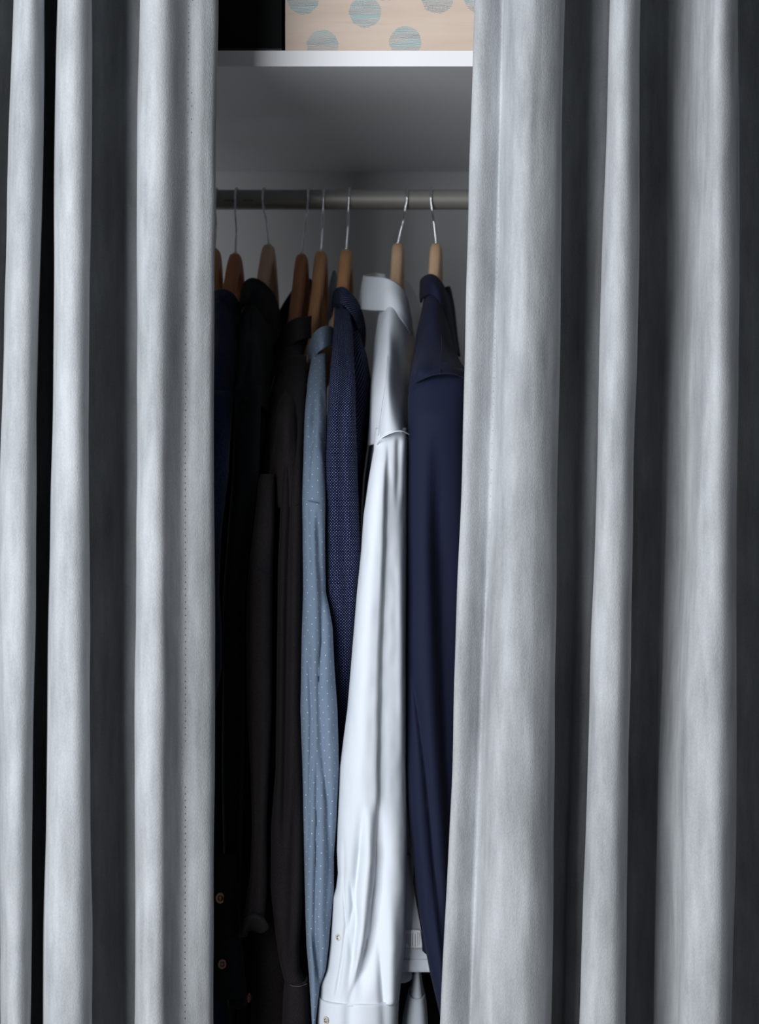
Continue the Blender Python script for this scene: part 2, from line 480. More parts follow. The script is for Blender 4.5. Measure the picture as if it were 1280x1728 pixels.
left += [(B, 4, 2.062), (Cc, -4, 2.062)]
left += fold(Cc, D, 60, FR, 2.045)
left += [(D, 8, 2.050), (D, 26, 2.050), (D, 48, 2.038), (E, -16, 2.020), (E, -3, 2.015)]
left += [(E, 8, 2.012), (E, 3, FR + 0.10), (E, 1.2, FR + 0.062), (E, 0.4, FR + 0.034), (E, 4, FR + 0.018), (E, 14, FR + 0.006), (E, 28, FR + 0.001), (E, 42, FR + 0.003), (SE, -32, FR + 0.011), (SE, -18, FR + 0.026), (SE, -6, FR + 0.037),
         (SE, 3, FR + 0.040), (SE, 16, FR + 0.041), (Ff, -18, FR + 0.045), (Ff, -5, FR + 0.051), (Ff, -1, FR + 0.060), (Ff, 0, FR + 0.070)]
curtain('curtain', 'grey velvet curtain left of the hanging clothes', left, 3.0, (SE, FR + 0.04), 1)

Gt = T5(803, 791, 778, 764, 746); S2 = T5(852, 842, 829, 812, 797)
H = T5(951, 945, 939.5, 932, 925); I = T5(1029, 1018, 1005, 992, 980); J = T5(1078, 1074, 1068, 1059, 1054)
K = T5(1182, 1178, 1165, 1148, 1140); L_ = T5(1246, 1245, 1242, 1238, 1234)
Z9 = T5(1620, 1620, 1620, 1620, 1620)
right = [(Gt, 0, FR + 0.046), (Gt, 1.5, FR + 0.036), (Gt, 14, FR + 0.035), (S2, -14, FR + 0.044), (S2, -3, FR + 0.048), (S2, 5, FR + 0.037), (S2, 16, FR + 0.016), (S2, 30, FR + 0.004), (S2, 44, FR + 0.000), (H, -44, FR + 0.003),
         (H, -30, FR + 0.008), (H, -17, FR + 0.016), (H, -7, FR + 0.026), (H, -0.6, FR + 0.046), (H, -0.8, FR + 0.075), (H, -4, FR + 0.12), (H, -8, 2.05), (H, 8, 2.062), (H, 28, 2.055), (I, -24, 2.035), (I, -5, 2.025)]
right += fold(I, J, 55, FR, 2.03)
right += [(J, 8, 2.055), (J, 30, 2.050), (J, 54, 2.030), (K, -36, 1.995), (K, -14, 1.945), (K, 2, 1.905), (K, 18, 1.878), (L_, -34, FR + 0.001), (L_, -14, FR + 0.008), (L_, -2, FR + 0.028), (L_, -0.6, FR + 0.06), (L_, -4, FR + 0.11), (L_, -7, 2.045),
          (L_, 12, 2.055), (L_, 50, 2.05), (L_, 75, 2.03), (L_, 82, 1.95), (L_, 100, 1.915), (L_, 140, 1.915), (L_, 165, 1.94), (L_, 168, 2.02), (Z9, -110, 2.04), (Z9, -60, 2.0), (Z9, -30, 1.93), (Z9, 0, 1.93)]
curtain('curtain', 'grey velvet curtain right of the navy jacket', right, 23.0, (S2, FR + 0.03), -1)
t = thing('curtain_track', 'white ceiling track holding both velvet curtains', 'rail', (0, 1.96, CEIL))
box('channel', (-HW, 1.94, CEIL - 0.03), (HW, 1.98, CEIL), M['laminate'], t)

# ------------------------------------------------------------------ hangers
def hanger(topx, headx, heady, material, label, yaw=0.16, thick=0.017):
    yaw *= 0.4
    """built in local space: origin at the rail's centre; hook front of the rail, over it and down behind"""
    top = P(topx, 337, DR); hd = P(headx, heady, DR)
    drop = rc.z - hd.z; shift = top.x - hd.x           # the wire bends sideways, the wood hangs plumb
    t = thing('coat_hanger', label, 'hanger', (hd.x, DR, rc.z), group='wooden hangers on the rail')
    o0 = Vector((hd.x, DR, rc.z))
    cy, sy = math.cos(yaw), math.sin(yaw)
    def W(y, z, x=0.0):
        # yaw only the wood
        return o0 + Vector((x * cy + y * sy, -x * sy + y * cy, z))
    # wire
    rr = RR + 0.0029; zc = -0.0011
    pts = [W(0, -drop - 0.012), W(0, -drop + 0.004), W(0, -drop + 0.022), W(0, -drop + 0.031), W(-0.006, -drop + 0.041), W(-0.0135, -0.020)]
    for a in (195, 175, 150, 125, 100, 75, 50, 25, 0, -20, -38):
        r_ = math.radians(a)
        pts.append(W(math.cos(r_) * rr, math.sin(r_) * rr + zc if a <= 180 else zc - 0.004))
    for p in pts: p.x += shift * min(1.0, max(0.0, (p.z - (rc.z - drop)) / (drop * 0.92)))
    # order: stem rises in front (-y) of the rail, then over the top to the back
    strand('hook', pts, 0.0016, M['chrome'], t, seg=10, n=70)
    # wood: profile along y, front and back arm
    prof = [(0.0, 0.0, 0.030), (0.010, -0.0015, 0.032), (0.025, -0.014, 0.036), (0.05, -0.048, 0.036), (0.08, -0.088, 0.032), (0.11, -0.124, 0.027), (0.14, -0.156, 0.024), (0.162, -0.178, 0.020), (0.175, -0.194, 0.010)]
    half = [(-a, z, h) for a, z, h in prof[::-1]] + prof[1:]
    q = cr1(np.array(half), 61)
    n = 16; vs = []; fs = []
    for (y, z, h) in q:
        th = thick * (1.0 - 0.15 * min(1, abs(y) / 0.2)); fw = -0.00 * y
        bx = -0.9 * abs(y) ** 2 * 0.6
        for k in range(n):
            a = 2 * math.pi * k / n
            c_, s_ = math.cos(a), math.sin(a)
            c_ = math.copysign(abs(c_) ** 0.62, c_); s_ = math.copysign(abs(s_) ** 0.75, s_)
            vs.append(W(y, -drop + z - h / 2 + s_ * h / 2, bx + c_ * th / 2))
    for i in range(len(q) - 1):
        for k in range(n):
            k2 = (k + 1) % n
            fs.append((i * n + k, i * n + k2, (i + 1) * n + k2, (i + 1) * n + k))
    fs.append(tuple(range(n))[::-1]); fs.append(tuple((len(q) - 1) * n + k for k in range(n)))
    obj('shoulder_bar', vs, fs, material, t)
    strand('ferrule', [W(0, -drop - 0.002), W(0, -drop + 0.0012), W(0, -drop + 0.0022)], 0.0026, M['chrome'], t, seg=12, n=3)
    return t
hanger(366, 362, 420, M['honey'], 'wooden coat hanger mostly hidden by the left curtain, only its hook showing', 0.1)
hanger(400, 397, 428, M['redwood'], 'reddish wooden coat hanger inside the dark blue denim shirt', 0.22)
hanger(446, 453, 413, M['beech'], 'pale wooden coat hanger inside the black shirt', 0.22)
hanger(521, 509, 429, M['redwood'], 'reddish wooden coat hanger inside the charcoal brown shirt', 0.12)
hanger(547, 541.5, 424, M['honey'], 'honey wooden coat hanger inside the pale blue shirt', 0.12)
hanger(590, 584, 421, M['honey'], 'wooden coat hanger inside the navy pin-dot shirt', 0.16)
hanger(687, 671, 411, M['beech'], 'light wooden coat hanger inside the white shirt', 0.12)
hanger(728, 735.5, 411, M['beech'], 'pale wooden coat hanger inside the navy jacket', 0.20)

# ------------------------------------------------------------------ garments
def garment(name, label, cat, px, d=2.12):
    p = P(px, 864, d); return thing(name, label, cat, (p.x, 2.38, CAMZ - 0.3))

def button(parent, px, py, d, dia_px, m, tilt=0.0, label=None, hole=M['print']):
    c = P(px, py, d); r = dia_px * d / F / 2; vs = []; fs = []; n = 20
    rings = [(0.0, 0.0), (0.55, 0.0), (0.66, -0.16), (0.9, -0.16), (1.0, 0.0), (0.95, 0.25)]
    vs.append(c + Vector((0, 0.0002, 0)))
    ct, sn = math.cos(tilt), math.sin(tilt)
    for (q, h) in rings[1:]:
        for k in range(n):
            a = 2 * math.pi * k / n
            x = q * r * math.cos(a) * 0.85; z = q * r * math.sin(a); y = h * r
            vs.append(c + Vector((x * ct, y + x * sn, z)))
    for k in range(n): fs.append((0, 1 + k, 1 + (k + 1) % n))
    for j in range(len(rings) - 2):
        for k in range(n):
            a = 1 + j * n + k; b = 1 + j * n + (k + 1) % n
            fs.append((a, b, b + n, a + n))
    o = obj('button', vs, fs, m, parent)
    if label: o['label'] = label
    # crossing threads
    q = r * 0.30
    a0 = c - o_loc(parent) * 0
    vs = []; fs = []
    for (sx, sz) in ((-q, -q), (q, -q), (q, q), (-q, q)):
        k = len(vs)
        for (ax, az) in ((-1, -1), (1, -1), (1, 1), (-1, 1)):
            vs.append(c + Vector((sx + ax * r * 0.14, -0.0004, sz + az * r * 0.14)))
        fs.append((k, k + 1, k + 2, k + 3))
    th = obj('thread', vs, fs, hole, None, smooth=False)
    th.parent = o; off = Vector(parent.location)
    for v in th.data.vertices: v.co -= off
    th['kind'] = 'stuff'
    return o
def o_loc(o): return Vector(o.location)

def seam(name, parent, pts, m, r=0.0005, label=None):
    o = strand(name, [P(*p) for p in pts], r, m, parent, seg=6, n=len(pts) * 8)
    if label: o['label'] = label
    return o
ALL = (-1e4, -1e4, 1e4, 1e4)

# --- navy jacket
t = garment('jacket', 'navy blue jacket, rightmost garment, beside the right curtain', 'jacket', 735)
tube('body', M['suit'], t, 600, 1612, [(600, 712), (700, 704), (900, 704), (1300, 704), (1500, 708), (1612, 713)], [(600, 760), (700, 800), (1612, 812)],
     [(600, 2.24), (720, 2.17), (1612, 2.17)], [(600, 0.22), (720, 0.38), (1612, 0.40)], sil=0.02, ex=0.5, nv=50, wr=(0.003, 14, 3, 4.0))
patch('shoulder', [
    [(716, 500, 2.345), (722, 494, 2.30), (733, 492, 2.275), (745, 500, 2.29), (752, 512, 2.33)],
    [(708, 540, 2.30), (716, 536, 2.25), (732, 532, 2.225), (748, 545, 2.235), (757, 556, 2.28)],
    [(700, 585, 2.24), (711, 583, 2.185), (733, 580, 2.165), (754, 588, 2.175), (769, 598, 2.22)],
    [(692, 628, 2.19), (704, 622, 2.102), (733, 616, 2.105), (765, 618, 2.115), (786, 626, 2.16)],
    [(688, 663, 2.16), (700, 648, 2.100), (733, 634, 2.086), (770, 634, 2.094), (792, 645, 2.14)]], M['suit'], t, 50, 50, wr=(0.0012, 20, 8, 2.0))
patch('collar', [
    [(710, 486, 2.36), (711, 472, 2.33), (724, 463.5, 2.295), (737, 469, 2.285), (749, 486, 2.30), (758, 512, 2.33), (765, 560, 2.36), (771, 600, 2.37)],
    [(709, 497, 2.35), (711, 486, 2.315), (724, 478, 2.275), (738, 486, 2.265), (750, 508, 2.275), (757, 536, 2.30), (763, 570, 2.33), (768, 604, 2.35)],
    [(710, 511, 2.345), (713, 503, 2.310), (725, 497, 2.270), (738, 506, 2.260), (748, 528, 2.265), (754, 552, 2.285), (760, 582, 2.32), (765, 607, 2.34)]],
    M['suit'], t, 60, 16, thick=0.003)
patch('lapel', [
    [(752, 484, 2.42), (757, 484, 2.43), (760, 492, 2.44)],
    [(757, 520, 2.40), (764, 515, 2.42), (766, 525, 2.43)],
    [(762, 560, 2.38), (768, 556, 2.40), (770, 565, 2.42)],
    [(768, 600, 2.36), (773, 597, 2.38), (775, 602, 2.40)]], M['suit'], t, 14, 30, thick=0.003)
JL = [(620, 700), (636, 694), (660, 690), (800, 687.5), (1000, 686), (1100, 685), (1300, 686.5), (1380, 689), (1400, 691), (1450, 697), (1550, 708), (1650, 726), (1728, 744), (1800, 760)]
JR = [(620, 780), (640, 787), (800, 787), (1000, 785), (1200, 781), (1400, 779), (1728, 790), (1800, 795)]
slv = tube('sleeve', M['suit'], t, 622, 1800, JL, JR, [(622, 2.104), (650, 2.091), (700, 2.076), (1728, 2.06), (1800, 2.06)], [(632, 0.045), (720, 0.075), (1728, 0.07)],
     folds=[([(700, 735), (900, 738), (1100, 744), (1300, 752), (1500, 765)], 0.024, 12, 70, (720, 960, 1550, 1750)),
            ([(1100, 690), (1220, 705), (1300, 714), (1390, 722), (1450, 727), (1560, 740), (1620, 748)], 0.007, 3, 12, (1090, 1200, 1600, 1700)),
            ([(1300, 700), (1500, 715)], -0.004, 9, 9, (1250, 1320, 1600, 1700))],
     nv=150, wr=[(0.0025, 16, 5, 8.0)])
seam('seam', t, [(689, 658, 2.093), (700, 645, 2.085), (715, 637, 2.08), (740, 631, 2.077), (765, 631, 2.08), (788, 640, 2.09)], M['nthread'], 0.0006)
patch('front_corner', [
    [(704, 1500, 2.112), (712, 1500, 2.100), (722, 1500, 2.098)],
    [(712, 1560, 2.104), (720, 1560, 2.099), (730, 1560, 2.098)],
    [(713, 1604, 2.101), (722, 1611, 2.098), (740, 1612, 2.098)]], M['suit'], t, 16, 24, thick=0.003)
seam('seam', t, [(744, 560, 2.212), (745, 585, 2.102), (744, 610, 2.112), (743, 630, 2.082)], M['nthread'], 0.0005)

# --- white shirt
t = garment('shirt', 'white cotton dress shirt between the pin-dot shirt and navy jacket', 'shirt', 650)
tube('body', M['white'], t, 640, 1640, [(640, 640), (740, 624), (800, 616), (870, 611), (930, 611), (1000, 614), (1200, 622), (1500, 650), (1640, 655)],
     [(640, 684), (740, 694), (1000, 695), (1200, 698), (1640, 700)],
     [(640, 2.20), (740, 2.14), (1200, 2.13), (1500, 2.118), (1640, 2.110)], [(640, 0.25), (740, 0.36), (1640, 0.34)], sil=0.03, ex=0.55,
     folds=[([(1500, 705), (1640, 690)], 0.006, 8, 8, (1540, 1600, 1650, 1700)), ([(1500, 715), (1640, 722)], 0.006, 7, 7, (1540, 1600, 1650, 1700)),
            ([(1500, 735), (1640, 738)], 0.005, 5, 6, (1540, 1600, 1650, 1700))], nv=110, nu=110, wr=[(0.0025, 18, 4, 6.0)])
patch('shirt_tail', [
    [(664, 1440, 2.118), (675, 1440, 2.112), (685, 1440, 2.112), (691, 1440, 2.118)],
    [(664, 1530, 2.112), (678, 1530, 2.107), (692, 1530, 2.107), (703, 1530, 2.112)],
    [(660, 1600, 2.110), (680, 1600, 2.104), (700, 1600, 2.104), (717, 1600, 2.108)],
    [(654, 1640, 2.110), (680, 1638, 2.104), (702, 1639, 2.103), (725, 1639, 2.106)]], M['white'], t, 60, 50, wr=[(0.0016, 60, 12, 33.0)], thick=0.0008)
patch('hem', [[(656, 1619, 2.108), (680, 1619, 2.1025), (702, 1619, 2.102), (721, 1619, 2.105)], [(653, 1641, 2.108), (680, 1639.5, 2.1025), (702, 1640.5, 2.1015), (725, 1640.5, 2.105)]], M['white'], t, 50, 6, wr=[(0.0010, 90, 12, 3.0)], thick=0.001)
patch('shoulder', [
    [(640, 522, 2.335), (644, 514, 2.285), (658, 506, 2.255), (675, 520, 2.265), (690, 550, 2.31)],
    [(634, 560, 2.31), (641, 548, 2.25), (656, 545, 2.215), (678, 560, 2.235), (698, 580, 2.29)],
    [(629, 605, 2.27), (637, 600, 2.20), (655, 596, 2.165), (673, 606, 2.20), (694, 620, 2.25)],
    [(625, 650, 2.22), (632, 648, 2.155), (654, 645, 2.120), (674, 650, 2.165), (688, 660, 2.21)],
    [(623, 700, 2.19), (631, 697, 2.120), (655, 690, 2.090), (676, 694, 2.115), (687, 702, 2.17)],
    [(621, 752, 2.16), (633, 748, 2.100), (652, 733, 2.072), (674, 728, 2.078), (690, 738, 2.13)]], M['white'], t, 56, 70, wr=[(0.0016, 26, 7, 5.0)])
patch('collar', [
    [(650, 463, 2.44), (630, 461, 2.43), (614, 465, 2.36), (616, 466, 2.325), (632, 467, 2.29), (652, 470, 2.265), (670, 479, 2.265), (684, 498, 2.28), (693, 530, 2.31), (699, 572, 2.345)],
    [(650, 480, 2.44), (630, 482, 2.43), (610, 490, 2.37), (612, 494, 2.315), (630, 495, 2.278), (652, 498, 2.250), (672, 508, 2.248), (686, 528, 2.262), (694, 555, 2.29), (700, 584, 2.33)],
    [(650, 505, 2.43), (630, 512, 2.42), (606, 520, 2.37), (609, 522, 2.312), (628, 524, 2.275), (650, 525, 2.246), (669, 533, 2.240), (683, 549, 2.252), (692, 568, 2.28), (700, 592, 2.325)]],
    M['white'], t, 110, 22, wr=[(0.0010, 24, 12, 2.2)], thick=0.0018)
patch('far_shoulder', [
    [(680, 470, 2.47), (690, 478, 2.48), (700, 494, 2.49), (710, 520, 2.50)],
    [(686, 520, 2.46), (694, 525, 2.47), (703, 535, 2.48), (712, 550, 2.49)],
    [(688, 600, 2.45), (694, 605, 2.46), (702, 612, 2.47), (708, 620, 2.48)],
    [(688, 660, 2.44), (692, 665, 2.45), (697, 672, 2.46), (702, 680, 2.47)]], M['white'], t, 20, 40)
WL = [(722, 634), (738, 632), (760, 631), (800, 624), (870, 614), (930, 610), (1000, 603), (1100, 595), (1200, 587), (1300, 574), (1400, 570), (1440, 569), (1480, 571), (1505, 568), (1520, 563), (1560, 561), (1600, 558), (1640, 553), (1670, 543), (1696, 540)]
WR = [(738, 685), (800, 683.5), (1000, 682.5), (1300, 683), (1400, 685), (1500, 685), (1600, 682), (1650, 677), (1696, 672)]
tube('sleeve', M['white'], t, 722, 1694, WL, WR, [(722, 2.090), (745, 2.078), (780, 2.066), (820, 2.060), (1000, 2.052), (1694, 2.045)], [(735, 0.045), (850, 0.075), (1694, 0.075)],
     folds=[([(770, 655), (850, 652), (1000, 648), (1100, 644), (1250, 641), (1340, 640), (1420, 636)], 0.010, 4, 75, (745, 820, 1340, 1430)),
            ([(770, 640), (1000, 622), (1200, 612), (1380, 610)], -0.004, 20, 16, (760, 850, 1300, 1420)),
            ([(1380, 634), (1450, 634), (1500, 630), (1580, 620), (1640, 605), (1690, 590)], 0.013, 4, 20, (1350, 1430, 1640, 1694)),
            ([(1380, 622), (1450, 622), (1550, 613), (1650, 600)], -0.008, 9, 7, (1360, 1430, 1600, 1694)),
            ([(1380, 612), (1450, 606), (1500, 601), (1560, 603), (1620, 597), (1680, 588)], 0.010, 9, 5, (1350, 1440, 1620, 1694)),
            ([(1440, 582), (1500, 581), (1560, 584), (1620, 578), (1690, 566)], 0.0035, 3, 3, (1400, 1470, 1660, 1694)),
            ([(1480, 590), (1530, 594), (1570, 588), (1620, 592)], 0.004, 4, 4, (1470, 1510, 1560, 1620)),
            ([(1500, 660), (1690, 662)], -0.006, 10, 10, (1500, 1600, 1690, 1700)),
            ([(1600, 640), (1690, 645)], 0.005, 5, 8, (1560, 1640, 1690, 1700)),
            ([(735, 672), (900, 668)], 0.004, 5, 7, (735, 745, 800, 880)),
            ([(900, 676), (1300, 678)], -0.004, 8, 8, (880, 1000, 1200, 1320))],
     nv=260, nu=150, wr=[(0.0016, 22, 6, 12.0), (0.0007, 90, 40, 13.0)])
tube('cuff', M['white'], t, 1690, 1830, [(1690, 539), (1728, 536), (1830, 536)], [(1690, 672), (1728, 670), (1830, 668)], [(1690, 2.043), (1830, 2.042)], [(1690, 0.078), (1830, 0.08)],
     folds=[([(1690, 590), (1830, 586)], 0.004, 8, 10, ALL), ([(1690, 645), (1830, 650)], 0.003, 6, 10, ALL)], nv=24, nu=90, thick=0.002)
button(t, 570.5, 1582, 2.056, 13, M['shell_button'], -0.5, 'small shell button')
button(t, 549.5, 1722, 2.050, 13, M['shell_button'], -0.6, 'small shell button')
seam('seam', t, [(634, 753, 2.085), (640, 742, 2.073), (652, 734, 2.068), (668, 728, 2.066), (680, 728, 2.07), (690, 733, 2.085)], M['wthread'], 0.0007)
# care tag, turned sideways
tg = patch('care_tag', [[(683, 1569, 2.1015), (697, 1569, 2.100), (709, 1570, 2.1015)], [(683, 1599, 2.1015), (698, 1600, 2.100), (713, 1600, 2.1015)]], M['label'], t, 12, 8, thick=0.0005)
tg['label'] = 'small white care tag with sideways lines of print'
vs = []; fs = []; random.seed(5)
for x in (686, 689, 691.5, 695, 700, 704, 707):
    y = 1573 + random.random() * 5; ye = 1597 - random.random() * 7
    while y < ye:
        l = random.choice((1.0, 1.6, 2.4)); wd = 1.1 if x < 696 else 0.7
        k = len(vs)
        vs += [P(x, y, 2.0993), P(x + wd, y, 2.0993), P(x + wd, y + l, 2.0993), P(x, y + l, 2.0993)]; fs.append((k, k + 1, k + 2, k + 3))
        y += l + 0.7
tp = obj('printed_text', vs, fs, mat('grey_print', (0.16, 0.17, 0.2), 0.8), None, smooth=False); tp.parent = tg
for v in tp.data.vertices: v.co -= Vector(t.location)
# far sleeve with its cuff, seen below the hem
tube('sleeve', M['white'], t, 1480, 1684, [(1480, 696), (1640, 699), (1684, 692)], [(1480, 708), (1640, 708), (1684, 714)], [(1480, 2.16), (1684, 2.112)], [(1480, 0.05), (1684, 0.06)], nv=30, nu=32)
tube('cuff', M['white'], t, 1682, 1850, [(1682, 690), (1700, 686), (1728, 680), (1850, 676)], [(1682, 715), (1700, 718), (1728, 720), (1850, 724)], [(1682, 2.110), (1850, 2.10)], [(1682, 0.06), (1850, 0.07)], nv=24, nu=40, thick=0.002)

seam('seam', t, [(654, 600, 2.158), (651, 640, 2.118), (643, 695, 2.088), (637, 742, 2.088)], M['bthread'], 0.00015)
# --- invented dark cloth, added behind to fill the black under the shirt's hem
t = garment('dark_filler', 'invented black cloth filling the dark gap below the white shirt hem', 'dark_filler', 700)
tube('filler_panel', M['black'], t, 900, 1900, [(900, 672), (1900, 668)], [(900, 725), (1900, 712)], [(900, 2.60), (1900, 2.60)], [(900, 0.03), (1900, 0.03)], nv=40, nu=40, wr=[(0.002, 20, 4, 71.0)])
tube('filler_panel', M['black'], t, 900, 1900, [(900, 726), (1900, 713)], [(900, 775), (1900, 775)], [(900, 2.60), (1900, 2.60)], [(900, 0.03), (1900, 0.03)], nv=40, nu=40, wr=[(0.002, 20, 4, 73.0)])

# --- navy pin-dot shirt
t = garment('shirt', 'navy shirt with fine white pin dots, left of the white shirt', 'shirt', 580)
tube('body', M['navydot'], t, 545, 1900, [(545, 586), (600, 578), (700, 570), (1000, 566), (1300, 568), (1900, 568)], [(545, 601), (575, 610), (600, 618), (660, 628), (740, 617), (800, 609), (870, 605), (930, 605), (1000, 607), (1300, 612), (1900, 612)],
     [(545, 2.33), (600, 2.23), (720, 2.16), (1900, 2.17)], [(545, 0.06), (600, 0.2), (720, 0.34), (1900, 0.34)], sil=0.03, ex=0.55, nv=100, nu=90, wr=[(0.003, 18, 4, 9.0)])
patch('shoulder', [[(x, y, d + 0.014) for x, y, d in q] for q in [
    [(562, 520, 2.36), (566, 508, 2.30), (576, 505, 2.27), (588, 515, 2.285), (597, 530, 2.33), (604, 548, 2.37)],
    [(562, 555, 2.32), (566, 548, 2.255), (577, 545, 2.225), (589, 552, 2.25), (600, 568, 2.30), (611, 588, 2.34)],
    [(561, 590, 2.26), (566, 586, 2.20), (577, 583, 2.17), (588, 588, 2.20), (600, 600, 2.255), (613, 620, 2.31)],
    [(558, 630, 2.20), (564, 626, 2.14), (577, 622, 2.115), (590, 626, 2.15), (600, 638, 2.21), (614, 655, 2.27)],
    [(555, 680, 2.16), (562, 672, 2.105), (576, 668, 2.085), (589, 672, 2.12), (599, 680, 2.18), (612, 695, 2.24)]]], M['navydot'], t, 56, 60, wr=[(0.0016, 30, 7, 7.0)])
patch('collar', [
    [(560, 512, 2.37), (562, 497, 2.335), (568, 487, 2.30), (579, 485, 2.28), (591, 495, 2.285), (602, 508, 2.30), (611, 530, 2.33), (616, 556, 2.355), (615, 584, 2.37)],
    [(560, 520, 2.36), (562, 508, 2.325), (569, 500, 2.288), (578, 499, 2.268), (589, 508, 2.27), (599, 524, 2.285), (607, 546, 2.31), (612, 568, 2.34), (613, 587, 2.36)],
    [(560, 526, 2.355), (563, 518, 2.320), (569, 513, 2.282), (577, 513, 2.262), (587, 521, 2.263), (596, 534, 2.275), (603, 553, 2.30), (608, 572, 2.33), (611, 589, 2.35)]],
    M['navydot'], t, 80, 18, thick=0.002)
tube('sleeve', M['navydot'], t, 518, 1640,
     [(518, 565), (560, 563), (600, 560), (640, 556.5), (700, 553), (800, 549.5), (900, 548.5), (1000, 550), (1030, 555), (1060, 560), (1130, 563), (1200, 568), (1300, 571), (1400, 566), (1450, 562), (1510, 560), (1640, 556)],
     [(518, 588), (560, 594), (600, 596), (640, 598), (700, 599), (800, 602), (900, 606), (940, 608), (1000, 603), (1100, 598), (1200, 592), (1300, 582), (1640, 575)],
     [(518, 2.272), (560, 2.207), (600, 2.148), (640, 2.110), (680, 2.090), (740, 2.083), (1000, 2.085), (1150, 2.110), (1200, 2.122), (1640, 2.122)], [(518, 0.03), (640, 0.045), (750, 0.055), (1640, 0.045)],
     folds=[([(560, 582), (640, 585), (700, 578), (900, 580), (1100, 590)], 0.005, 8, 10, (540, 600, 1000, 1100)),
            ([(700, 592), (900, 596)], 0.003, 5, 8, (690, 760, 900, 1000))], nv=170, nu=76, wr=[(0.0022, 26, 6, 15.0)])

# --- pale blue shirt
t = garment('shirt', 'pale blue chambray shirt with tiny flecks, left of the pin-dot shirt', 'shirt', 530)
tube('body', M['paleblue'], t, 700, 1900, [(700, 522), (1900, 522)], [(700, 550), (800, 557), (1900, 557)],
     [(700, 2.22), (800, 2.17), (1900, 2.18)], [(700, 0.24), (800, 0.33), (1900, 0.33)], sil=0.03, ex=0.55, nv=60, nu=70, wr=[(0.003, 18, 4, 21.0)])
patch('collar', [
    [(515, 642, 2.32), (513, 618, 2.295), (518, 590, 2.265), (528, 565, 2.24), (541, 553, 2.235), (555, 550, 2.26), (565, 556, 2.31)],
    [(516, 646, 2.31), (516, 625, 2.280), (522, 600, 2.248), (532, 580, 2.225), (544, 570, 2.220), (558, 567, 2.25), (567, 570, 2.30)],
    [(518, 648, 2.305), (519, 630, 2.272), (525, 611, 2.240), (534, 597, 2.218), (546, 587, 2.213), (560, 584, 2.245), (569, 585, 2.295)]],
    M['paleblue'], t, 70, 18, wr=[(0.001, 30, 14, 2.0)], thick=0.0018)
seam('seam', t, [(511, 845, 2.094), (518, 845, 2.076), (530, 847, 2.0675), (541, 851, 2.075), (548, 856, 2.094)], M['bthread'], 0.0006)
seam('seam', t, [(517, 636, 2.262), (521, 622, 2.244), (528, 607, 2.222), (537, 594, 2.206), (549, 586.5, 2.204), (560, 582, 2.236)], M['bthread'], 0.0004, None)
patch('far_collar', [
    [(552, 498, 2.46), (556, 476, 2.47), (562, 457, 2.48), (566, 460, 2.49), (569, 478, 2.50)],
    [(552, 520, 2.45), (557, 500, 2.46), (563, 488, 2.47), (567, 490, 2.48), (571, 505, 2.49)],
    [(554, 545, 2.44), (559, 535, 2.45), (564, 530, 2.46), (568, 532, 2.47), (572, 540, 2.48)]], M['paleblue'], t, 30, 20)
tube('sleeve', M['paleblue'], t, 596, 1820,
     [(596, 528), (620, 523), (640, 520), (680, 516), (720, 514), (760, 513), (842, 511), (900, 511.5), (1000, 512), (1080, 510), (1200, 508), (1300, 511), (1400, 513), (1500, 515), (1600, 518), (1650, 522), (1700, 525), (1728, 527), (1820, 527)],
     [(596, 549), (640, 550), (700, 550), (760, 548.5), (842, 548), (900, 547), (1000, 548.5), (1030, 555), (1060, 560), (1130, 563), (1200, 568), (1300, 571), (1400, 566), (1450, 562), (1510, 562), (1570, 556.5), (1600, 554), (1640, 549), (1670, 539.5), (1696, 536), (1728, 532.5), (1820, 532)],
     [(596, 2.222), (630, 2.188), (670, 2.146), (720, 2.112), (780, 2.088), (846, 2.072), (852, 2.069), (900, 2.063), (1300, 2.057), (1820, 2.052)], [(596, 0.03), (700, 0.04), (842, 0.045), (950, 0.05), (1820, 0.05)],
     folds=[([(850, 536), (930, 538), (1000, 541), (1080, 541), (1150, 538), (1250, 542), (1350, 550), (1450, 553), (1550, 550)], 0.009, 4, 9, (855, 900, 1480, 1600)),
            ([(640, 536), (720, 531), (800, 523), (850, 519)], 0.006, 9, 3, (650, 700, 780, 850)), ([(650, 545), (760, 549)], 0.005, 5, 5, (640, 680, 740, 800)),
            ([(850, 524), (1000, 530)], 0.003, 5, 7, (848, 856, 900, 1050)),
            ([(1080, 520), (1200, 526), (1300, 524), (1450, 520)], 0.005, 4, 6, (1060, 1120, 1400, 1500)),
            ([(1250, 536), (1400, 534), (1550, 532), (1700, 540)], 0.007, 4, 6, (1240, 1320, 1640, 1720)),
            ([(1550, 526), (1728, 545)], 0.006, 3, 5, (1540, 1600, 1720, 1800))],
     nv=260, nu=90, wr=[(0.0022, 36, 7, 30.0), (0.0009, 110, 45, 31.0)])

